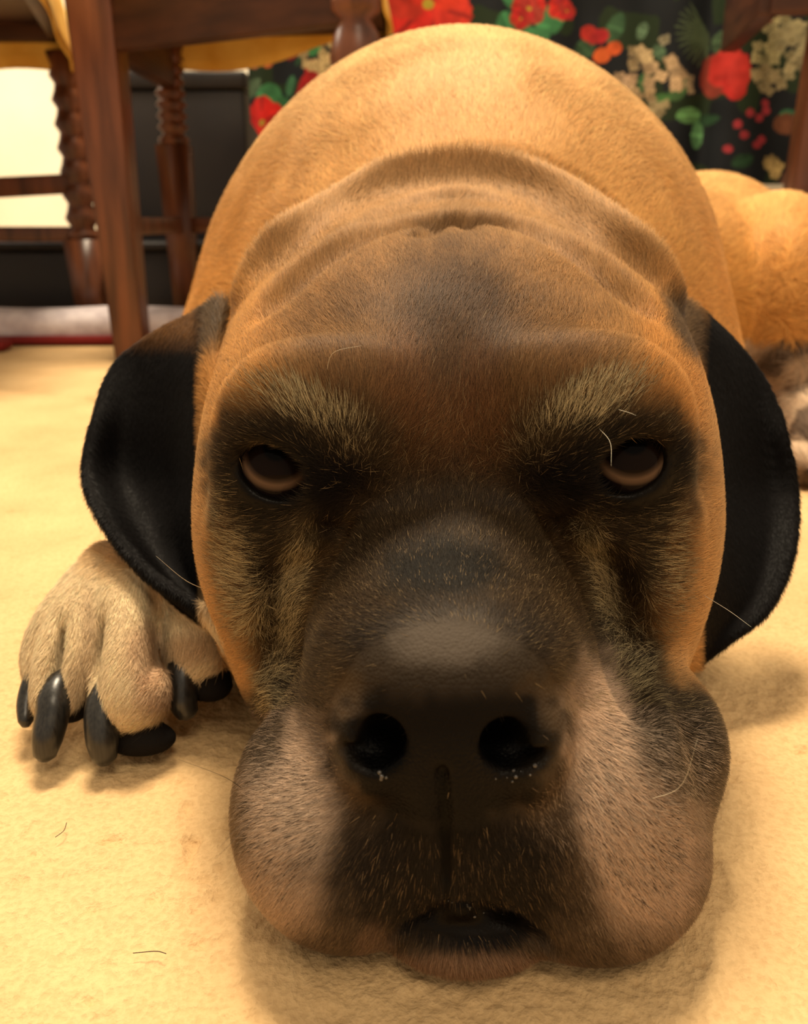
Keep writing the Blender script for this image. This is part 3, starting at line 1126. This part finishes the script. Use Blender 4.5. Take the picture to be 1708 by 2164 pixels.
paint(((.80, (186, 146, 102), (950, 480, 430, 150)),
       (.80, (150, 108, 62), (950, 700, 480, 230)),
       (.80, (196, 140, 76), (500, 760, 100, 170)),
       (.80, (196, 136, 72), (1430, 770, 80, 170)),
       (.90, (100, 72, 44), (955, 800, 350, 270)),
       (.70, (62, 42, 25), (965, 690, 120, 200)),
       (.40, (104, 68, 42), (850, 820, 55, 110)),
       (.40, (98, 66, 42), (1010, 830, 50, 100)),
       (.9, (64, 56, 44), (435, 690, 50, 90, 20)),
       (.9, (64, 56, 44), (1455, 700, 40, 90, -25))))
lb = np.interp(W, [760, 850, 950, 1050, 1150, 1300, 1450, 1520], [640, 490, 448, 445, 470, 515, 560, 520]) + 30 * (vnoise(np.stack([U, W], -1), 1 / 22., 3) - .5)
rb = np.interp(W, [740, 850, 950, 1050, 1150, 1300, 1450, 1500], [1270, 1430, 1470, 1468, 1440, 1400, 1385, 1600]) + 30 * (vnoise(np.stack([U, W], -1), 1 / 22., 4) - .5)
mk = np.clip((U - lb) / 34 + .5, 0, 1) * np.clip((rb - U) / 34 + .5, 0, 1) * np.clip((W - 800 - 90 * np.exp(-((U - 950) / 150) ** 2)) / 90, 0, 1)
Hd = over(Hd, .95 * mk, (50, 39, 24))
Hd = over(Hd, .9 * np.clip((W - 1440) / 60, 0, 1), (88, 72, 55))
paint(((.5, (100, 66, 40), (960, 930, 130, 110)),
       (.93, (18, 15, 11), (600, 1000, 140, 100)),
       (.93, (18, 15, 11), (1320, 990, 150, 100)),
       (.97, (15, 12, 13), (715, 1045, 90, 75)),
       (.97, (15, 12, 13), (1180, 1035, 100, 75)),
       (.80, (38, 32, 24), (560, 1160, 90, 130)),
       (.80, (38, 32, 24), (1350, 1140, 90, 120)),
       (.60, (120, 92, 60), (505, 1240, 40, 150, -10)),
       (.60, (128, 94, 60), (1420, 1210, 40, 140, 8)),
       (.70, (92, 78, 56), (625, 1250, 42, 170, 10)),
       (.70, (92, 78, 56), (1265, 1250, 42, 170, -12)),
       (.95, (54, 42, 28), (945, 1200, 255, 210, 0, .25)),
       (.95, (22, 19, 14), (935, 1205, 130, 66)),
       (.75, (64, 54, 42), (650, 1450, 50, 150)),
       (.75, (64, 54, 42), (1245, 1440, 50, 150)),
       (.97, (212, 184, 158), (622, 1720, 92, 190, 4, .35)),
       (.85, (178, 150, 124), (590, 1880, 100, 90)),
       (.97, (218, 186, 158), (1285, 1650, 78, 240, -8, .35)),
       (.85, (196, 164, 136), (1370, 1790, 110, 180)),
       (.90, (62, 52, 38), (1450, 1575, 95, 115)),
       (.90, (62, 52, 38), (565, 1540, 50, 100)),
       (.80, (62, 52, 38), (1365, 1480, 45, 120)),
       (.94, (27, 22, 17), (920, 1830, 235, 150, 0, .4)),
       (.94, (27, 22, 17), (1010, 1850, 200, 140, 0, .4)),
       (.97, (12, 10, 9), (945, 1580, 250, 175, 0, .2)),
       (.92, (46, 38, 30), (945, 1370, 230, 105, 0, .3)),
       (.55, (104, 94, 84), (945, 1352, 120, 52, 0, .5)),  # short grey hair on the nose top, with its sheen painted in
       (.97, (3, 3, 3), (810, 1582, 58, 56, 0, .2, .1)),  # both nostril hollows blackened, their shade put into the colour
       (.97, (3, 3, 3), (1078, 1572, 66, 54, 0, .2, .1)),
       (.85, (128, 98, 74), (980, 2045, 210, 42, 0, .3)),
       (.40, (130, 102, 80), (800, 1995, 40, 50)),
       (.97, (12, 10, 10), (1000, 1948, 125, 44, 0, .2)),
       (.99, (2, 2, 2), (941, 1758, 12, 146, -2, .2, .03))))  # philtrum groove: its dark shade painted as a line
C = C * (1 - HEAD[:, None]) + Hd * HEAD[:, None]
C = over(C, EARM, (9, 7, 7))
C = over(C, .8 * EARM * np.clip((745 - W) / 50, 0, 1) * (U < 640), (104, 70, 36))
C = over(C, PAWM, (226, 200, 158))
for a, col, args in ((.6, (190, 150, 118), (310, 1370, 40, 60)), (.5, (196, 150, 120), (330, 1450, 40, 50)), (.55, (150, 122, 92), (170, 1470, 26, 90)),  # pink skin between toes, plus painted dark lines for shade in the gaps
                     (.5, (150, 120, 90), (190, 1330, 16, 90)), (.5, (160, 110, 66), (400, 1360, 46, 34)), (.5, (170, 120, 70), (330, 1240, 20, 40))):
    C = over(C, PAWM * a * blob(*args), col)
padm = np.zeros(len(V))
for q, r in PADS:
    d = np.linalg.norm((V - P(*q)) / (np.array(r) + .0016), axis=1)
    padm = np.maximum(padm, np.clip((1.12 - d) / .12, 0, 1))
C = over(C, padm, (26, 23, 21))
C = over(C, HIND * .8, (196, 178, 156))
C = over(C, HIND * .9 * (vnoise(V, 55., 8) > .52), (86, 72, 62))

# grey hairs among the dark: share of pale hairs
G = (.12 - .08 * np.exp(-((U - 945) / 230) ** 2 - ((W - 1200) / 190) ** 2)) * mk * np.clip((1500 - W) / 80, 0, 1)
for a, args in ((.62, (650, 865, 120, 44, 24)), (.30, (740, 930, 50, 80, -20)), (.72, (1245, 855, 112, 46, -24)), (.30, (1130, 920, 50, 80, 20)), (.25, (560, 830, 90, 40, -20)),
                (.095, (960, 930, 150, 130)), (.35, (475, 1090, 30, 90)), (.60, (520, 1230, 55, 130, -10)), (.75, (630, 1230, 34, 140, 10)), (.50, (590, 1430, 50, 110, 8)),
                (.75, (1260, 1210, 32, 140, -12)), (.40, (1410, 1200, 50, 130)), (.45, (1330, 1400, 50, 120, -8)), (.35, (1450, 1600, 90, 130)),
                (.42, (600, 1720, 110, 200)), (.42, (1330, 1700, 160, 250)), (.10, (930, 1880, 300, 120)), (.30, (560, 1560, 60, 100)), (.20, (1390, 1020, 60, 100))):
    G = np.maximum(G, a * blob(*args, *([.8] if len(args) == 5 else [0, .8])))
G *= HEAD * (1 - EARM)
for u0, v0 in ((705, 1050), (1185, 1040), (588, 1000), (1322, 990)):
    G *= 1 - np.exp(-(((U - u0) / 95) ** 2 + ((W - v0) / 62) ** 2) * .9)
# bare skin: nose leather, lids, pads
NOSE = HEAD * np.clip((1.08 - np.sqrt(((U - 945) / 252) ** 2 + ((W - 1535) / 215) ** 2)) / .12, 0, 1) * (V[:, 1] < .215)
LID = np.zeros(len(V))
for c in EYE_C:
    LID = np.maximum(LID, np.clip((.0168 - np.linalg.norm(V - c, axis=1)) / .002, 0, 1))
LIP = HEAD * blob(1000, 1940, 115, 34, 0, .15, .1)
PHIL = HEAD * blob(941, 1758, 16, 148, -2, .2, .05)
BARE = np.clip(NOSE + LID + LIP + PHIL + padm, 0, 1)
C = over(C, LID, (9, 7, 7))
DARKG = C.copy()
BASEC = C * .8 * (1 - .20 * G[:, None]) + lin((140, 122, 92))[None, :] * (.16 * G[:, None])

m_skin = attr_mat('dog_skin', rough=.6, spec=.07, bump_scale=1500, bump=.25, dist=.0006)
_nt, _N, _L, _b = nodes_of(m_skin)
_a = _N.new('ShaderNodeAttribute'); _a.attribute_name = 'wet'
_mr = _N.new('ShaderNodeMapRange')
_mr.inputs['To Min'].default_value = .75; _mr.inputs['To Max'].default_value = .30
_L.new(_a.outputs['Fac'], _mr.inputs['Value']); _L.new(_mr.outputs[0], _b.inputs['Roughness'])
# leather of the nose: cobbled
_tc = _N.new('ShaderNodeTexCoord'); _vo = _N.new('ShaderNodeTexVoronoi'); _vo.inputs['Scale'].default_value = 1150
_L.new(_tc.outputs['Object'], _vo.inputs['Vector'])
_mm = _N.new('ShaderNodeMath'); _mm.operation = 'MULTIPLY'
_a2 = _N.new('ShaderNodeAttribute'); _a2.attribute_name = 'leather'
_L.new(_vo.outputs['Distance'], _mm.inputs[0]); _L.new(_a2.outputs['Fac'], _mm.inputs[1])
_bp = _N.new('ShaderNodeBump'); _bp.inputs['Strength'].default_value = .35; _bp.inputs['Distance'].default_value = .0006; _bp.invert = True
_L.new(_mm.outputs[0], _bp.inputs['Height'])
_old = [n for n in _N if n.type == 'BUMP' and n != _bp][0]
_L.new(_old.outputs[0], _bp.inputs['Normal']); _L.new(_bp.outputs[0], _b.inputs['Normal'])

dog = empty('dog', (0.05, 0.6, 0))
tag(dog, 'large old fawn dog with a black greying mask lying with its chin on the carpet', 'dog')
body = big_mesh('body', V, Q, m_skin, dog)
set_col(body.data, BASEC)
for nm, arr in (('wet', np.clip(LIP + .75 * NOSE * np.clip((W - 1540) / 60, 0, 1) + LID, 0, 1)), ('leather', NOSE)):
    at = body.data.attributes.new(nm, 'FLOAT', 'POINT')
    at.data.foreach_set('value', arr.astype(np.float32))


# ------------------------------------------------------------------ fur
def grow_fur():
    q0 = V[Q]
    area = .5 * (np.linalg.norm(np.cross(q0[:, 1] - q0[:, 0], q0[:, 2] - q0[:, 0]), axis=1) + np.linalg.norm(np.cross(q0[:, 2] - q0[:, 0], q0[:, 3] - q0[:, 0]), axis=1))
    ctr = q0.mean(1)
    nn = VN[Q].mean(1)
    to = np.array([0, 0, CAM_Z]) - ctr
    dist = np.linalg.norm(to, axis=1)
    facing = (nn * to).sum(1) / dist
    uu, ww = proj(ctr)
    den = np.interp(dist, [.18, .25, .33, .45, .7, 1.1], [9.5e6, 8.5e6, 6.0e6, 2.6e6, 1.0e6, .4e6])
    den *= np.clip((facing + .35) / .25, 0, 1)
    den *= ((uu > -250) & (uu < 1960) & (ww < 2400) & (ww > -200))
    den *= 1 - .985 * np.clip(BARE[Q].mean(1) * 1.2, 0, 1)
    den *= 1 - .45 * EARM[Q].mean(1)
    den *= (ctr[:, 2] > .0015)
    n = rng.poisson(area * den)
    f = np.repeat(np.arange(len(Q)), n)
    N_ = len(f)
    a, b = rng.random(N_), rng.random(N_)
    wq = np.stack([(1 - a) * (1 - b), a * (1 - b), a * b, (1 - a) * b], -1)

    def at(arr):
        v = arr[Q[f]]
        return (v * wq[..., None]).sum(1) if v.ndim == 3 else (v * wq).sum(1)
    p, nrm, cb, g = at(V), at(VN), at(DARKG), at(G)
    nrm /= np.linalg.norm(nrm, axis=1, keepdims=True)
    ear, paw, head, u, w = at(EARM), at(PAWM), at(HEAD), at(U), at(W)
    dd = np.linalg.norm(p - np.array([0, 0, CAM_Z]), axis=1)
    # lie of the coat
    src = np.array([.0105, .170, .088])
    flow = p - src
    flow /= np.linalg.norm(flow, axis=1, keepdims=True)
    low = np.clip((.055 - p[:, 2]) / .03, 0, 1) * np.clip((.25 - p[:, 1]) / .03, 0, 1) * head
    flow += low[:, None] * (np.array([0, .1, -.7]) + .5 * np.sign(p[:, :1] - .013) * np.array([1, 0, 0]) * np.clip(np.abs(p[:, :1] - .013) / .03, 0, 1))
    bodyf = np.stack([(p[:, 0] - .03) * 2.5, np.full(N_, 1.0), -.35 * np.ones(N_)], -1)
    bl = np.clip((p[:, 1] - .42) / .12, 0, 1)[:, None] * (1 - head[:, None])
    flow = flow * (1 - bl) + bodyf * bl
    flow = flow * (1 - paw[:, None]) + np.array([-.12, -1, -.55]) * paw[:, None]
    flow = flow * (1 - ear[:, None]) + np.array([0, -.25, -1]) * ear[:, None]
    wav = np.stack([vnoise(p, 45., 11) - .5, vnoise(p, 45., 12) - .5, vnoise(p, 45., 13) - .5], -1)
    flow += wav * .9 + rng.normal(0, .20, (N_, 3))
    flow -= nrm * (flow * nrm).sum(1, keepdims=True)
    flow /= np.linalg.norm(flow, axis=1, keepdims=True) + 1e-9
    lift = .34 + .16 * rng.random(N_)
    lift = lift * (1 - .5 * ear)
    ln = np.interp(p[:, 1], [.17, .21, .26, .40, .60, 1.0], [.0030, .0038, .0045, .0066, .011, .014]) * (.65 + .6 * rng.random(N_))
    top = np.exp(-(((u - 940) / 240) ** 2 + ((w - 1230) / 170) ** 2))
    ln *= 1 - .45 * top
    ln = ln * (1 - .45 * ear) * (1 - .15 * paw)
    rad = np.interp(dd, [.18, .25, .4, .8, 1.2], [.000034, .000046, .000070, .00018, .00034]) * (.8 + .4 * rng.random(N_))
    # colour
    pale = rng.random(N_) < g * .78
    gtone = np.where((w > 1500)[:, None] & (w < 2050)[:, None], lin((214, 190, 166))[None, :], lin((204, 184, 140))[None, :])
    gtone = np.where((w > 1780)[:, None] & (np.abs(u - 960) < 260)[:, None], lin((150, 124, 98))[None, :], gtone)
    lum = cb.sum(1) / 3
    amp = np.interp(lum, [.01, .08, .2], [.75, .5, .28])
    gtone = lin((120, 94, 60))[None, :] * (1 - np.clip(g / .45, 0, 1))[:, None] + gtone * np.clip(g / .45, 0, 1)[:, None]
    var = (1 + amp * (2 * rng.random(N_) - .9))[:, None]
    col = cb * var
    stray = rng.random(N_) < .004 * head * (1 - ear)
    col[stray] = lin((150, 126, 92))
    col[pale] = (gtone * (.30 + .75 * rng.random(N_))[:, None])[pale]
    ln[pale] *= .9 + .3 * np.clip(g[pale] / .5, 0, 1)
    dk = (rng.random(N_) < .22) & (g > .3) & ~pale
    col[dk] = lin((28, 22, 16))
    lite = (rng.random(N_) < .16) & (g < .1) & (ear < .1)
    col[lite] *= 1.28
    K = 4
    t = np.linspace(0, 1, K)
    pts = np.zeros((N_, K, 3), np.float32)
    for i, s in enumerate(t):
        up = lift * s * (1 - .38 * s)
        pts[:, i] = p - nrm * .0002 + flow * (ln * s)[:, None] + nrm * (ln * up)[:, None]
    pts[:, :, 2] = np.maximum(pts[:, :, 2], .0006)
    hd = bpy.data.hair_curves.new('fur')
    hd.add_curves([K] * N_)
    hd.points.foreach_set('position', pts.ravel())
    ra = hd.attributes.get('radius') or hd.attributes.new('radius', 'FLOAT', 'POINT')
    R = rad[:, None] * np.array([1.0, .95, .7, .12])[None, :]
    ra.data.foreach_set('value', R.astype(np.float32).ravel())
    ca = hd.attributes.new('col', 'FLOAT_COLOR', 'CURVE')
    cc = np.ones((N_, 4), np.float32); cc[:, :3] = np.clip(col, 0, 1)
    ca.data.foreach_set('color', cc.ravel())
    na = hd.attributes.new('skin_normal', 'FLOAT_VECTOR', 'CURVE')
    na.data.foreach_set('vector', nrm.astype(np.float32).ravel())
    m = new_mat('fur', rough=.5, spec=.10)
    nt, N2, L2, b2 = nodes_of(m)
    at_ = N2.new('ShaderNodeAttribute'); at_.attribute_name = 'col'
    L2.new(at_.outputs['Color'], b2.inputs['Base Color'])
    an = N2.new('ShaderNodeAttribute'); an.attribute_name = 'skin_normal'
    ge = N2.new('ShaderNodeNewGeometry')
    mx = N2.new('ShaderNodeMix'); mx.data_type = 'VECTOR'; mx.inputs['Factor'].default_value = .30
    L2.new(an.outputs['Vector'], mx.inputs['A']); L2.new(ge.outputs['Normal'], mx.inputs['B'])
    vn = N2.new('ShaderNodeVectorMath'); vn.operation = 'NORMALIZE'
    L2.new(mx.outputs['Result'], vn.inputs[0])
    L2.new(vn.outputs[0], b2.inputs['Normal'])
    hd.materials.append(m)
    o = bpy.data.objects.new('fur', hd)
    COL.objects.link(o)
    o.parent = dog
    o.matrix_parent_inverse = Matrix.Translation(-Vector(dog.location))
    print('HAIRS', N_, flush=True)


grow_fur()


# ------------------------------------------------------------------ eyes, claws, whiskers
def make_eye(i):
    c = EYE_C[i]
    R = .0128
    gz = np.array([.14, -1.0, .84]) if i == 0 else np.array([-.10, -1.0, .84])
    gz = gz / np.linalg.norm(gz)
    bm = bmesh.new()
    bmesh.ops.create_uvsphere(bm, u_segments=64, v_segments=40, radius=R)
    rot = Vector((0, 0, 1)).rotation_difference(Vector(gz)).to_matrix()
    Vv = np.array([rot @ v.co for v in bm.verts])
    Fc = [[v.index for v in f.verts] for f in bm.faces]
    bm.free()
    d = Vv @ gz / R
    ang = np.arccos(np.clip(d, -1, 1))
    # cornea bulges over the iris
    Vv = Vv * (1 + .05 * np.exp(-(ang / .45) ** 2))[:, None] + c
    m = attr_mat('eyeball', rough=.03, spec=.05)
    o = mesh_obj('eye', Vv, Fc, m, dog)
    cc = np.tile(lin((92, 72, 56)), (len(Vv), 1))
    rim = np.clip((ang - .84) / .07, 0, 1)[:, None]
    cc = cc * (1 - rim) + lin((18, 13, 13)) * rim
    iris = np.clip((.70 - ang) / .05, 0, 1)[:, None]
    cc = cc * (1 - iris) + lin((20, 13, 10)) * iris
    ring = np.exp(-((ang - .70) / .05) ** 2)[:, None]
    cc = cc * (1 - .7 * ring) + lin((20, 14, 12)) * .7 * ring
    pup = np.clip((.27 - ang) / .03, 0, 1)[:, None]
    cc = cc * (1 - pup) + lin((5, 5, 6)) * pup
    set_col(o.data, cc)


def make_claw(spec):
    pts, r = spec
    b0 = P(*pts[0])
    g = crom([b0 + np.array([0, .009, .0035])] + [P(*q) for q in pts], 18)
    t = np.linspace(0, 1, 18)
    rad = r * np.interp(t, [0, .12, .35, .75, .94, 1], [.3, .75, 1.0, .88, .66, .34])
    g[:, 2] = np.maximum(g[:, 2], rad * .9)
    Vv, Fc = tube_data(g, rad, 16)
    mesh_obj('claw', Vv, Fc, M_CLAW, dog)


for i in range(2):
    make_eye(i)
for c in CLAWS:
    make_claw(c)
for k, dx in enumerate((-.022, -.006, .010)):
    Vv, Fc = tube_data([(.308 + dx, .588, .014), (.307 + dx, .577, .012), (.306 + dx, .570, .004)], [.004, .0035, .002], 8)
    mesh_obj('claw', Vv, Fc, M_CLAW, dog)

WHISK = [([(515, 1668, .205), (470, 1640, .20), (375, 1604, .215)], 0, 1),
         ([(590, 1722, .185), (520, 1735, .185), (465, 1790, .19)], 0, 1),
         ([(560, 1705, .19), (500, 1770, .185), (455, 1815, .19)], 0, .8),
         ([(1392, 1790, .20), (1460, 1835, .19), (1520, 1892, .19)], 0, 1),
         ([(1335, 1890, .185), (1425, 1960, .175), (1452, 2030, .172)], 0, 1),
         ([(1483, 1255, .31), (1540, 1290, .30), (1588, 1325, .30)], 1, 1),
         ([(436, 1247, .31), (390, 1225, .30), (330, 1175, .29)], 1, 1),
         ([(690, 785, .262), (705, 745, .255), (765, 730, .25)], 1, .8),
         ([(1266, 905, .250), (1290, 935, .242), (1292, 985, .240)], 1, .8),
         ([(1305, 865, .252), (1330, 872, .246), (1345, 878, .244)], 1, .8),
         ([(1372, 1690, .21), (1440, 1660, .20), (1475, 1560, .20)], 1, .8),
         ([(845, 1990, .168), (840, 2040, .165), (870, 2075, .163)], 0, .7)]
O_ = np.array([0, 0, CAM_Z])
for pts, wm, th in WHISK:
    a = surf(*pts[0][:2])
    d0 = np.linalg.norm(a - O_)
    g = [a]
    for i, q in enumerate(pts[1:]):
        w_ = P(q[0], q[1], .2) - O_
        w_ /= np.linalg.norm(w_)
        dd_ = d0 * (1 - .03 * (i + 1))
        if w_[2] < 0:
            dd_ = min(dd_, (CAM_Z - .0015) / -w_[2])
        g.append(O_ + w_ * dd_)
    g = crom(g, 10)
    r = .00007 * th * d0 / .2
    Vv, Fc = tube_data(g, r * np.linspace(1, .25, 10), 5)
    mesh_obj('whisker', Vv, Fc, M_WHISKER_W if wm else M_WHISKER_D, dog)

# shed hairs on the carpet
for k, (pts, lab) in enumerate((([(142, 1745, .235), (136, 1762, .232), (118, 1776, .230)], 'short dark shed dog hair on the carpet below the paw'),
                                ([(282, 2022, .178), (330, 2018, .178), (352, 2023, .177)], 'shed dog hair on the carpet near the bottom left corner'))):
    g = []
    for u, v, _ in pts:
        t = math.atan((1082 - v) / F_PX) - PITCH
        Yf = CAM_Z / math.tan(-t)
        g.append(P(u, v, Yf) + np.array([0, 0, .0012]))
    Vv, Fc = tube_data(crom(g, 10), .00012, 5)
    o = mesh_obj('shed_hair', Vv, Fc, M_WHISKER_D)
    tag(o, lab, 'hair')

# wet spots: droplets along the lower lip and below the nostrils
m_wet = new_mat('saliva', lin((60, 56, 52)), .05, .9)
for u0, v0, su, sv, n in ((945, 1908, 8, 6, 4), (985, 1914, 9, 7, 5), (1018, 1926, 9, 6, 4), (1050, 1932, 8, 5, 2), (1082, 1640, 16, 8, 8), (1130, 1628, 8, 10, 3), (800, 1640, 14, 8, 5)):
    for _ in range(n):
        c = surf(u0 + rng.normal(0, su), v0 + rng.normal(0, sv))
        bm = bmesh.new()
        bmesh.ops.create_icosphere(bm, subdivisions=2, radius=.00025 + .00030 * rng.random())
        bmesh.ops.translate(bm, verts=bm.verts, vec=Vector(c))
        bm_obj('saliva_droplet', bm, m_wet, dog, smooth=True)
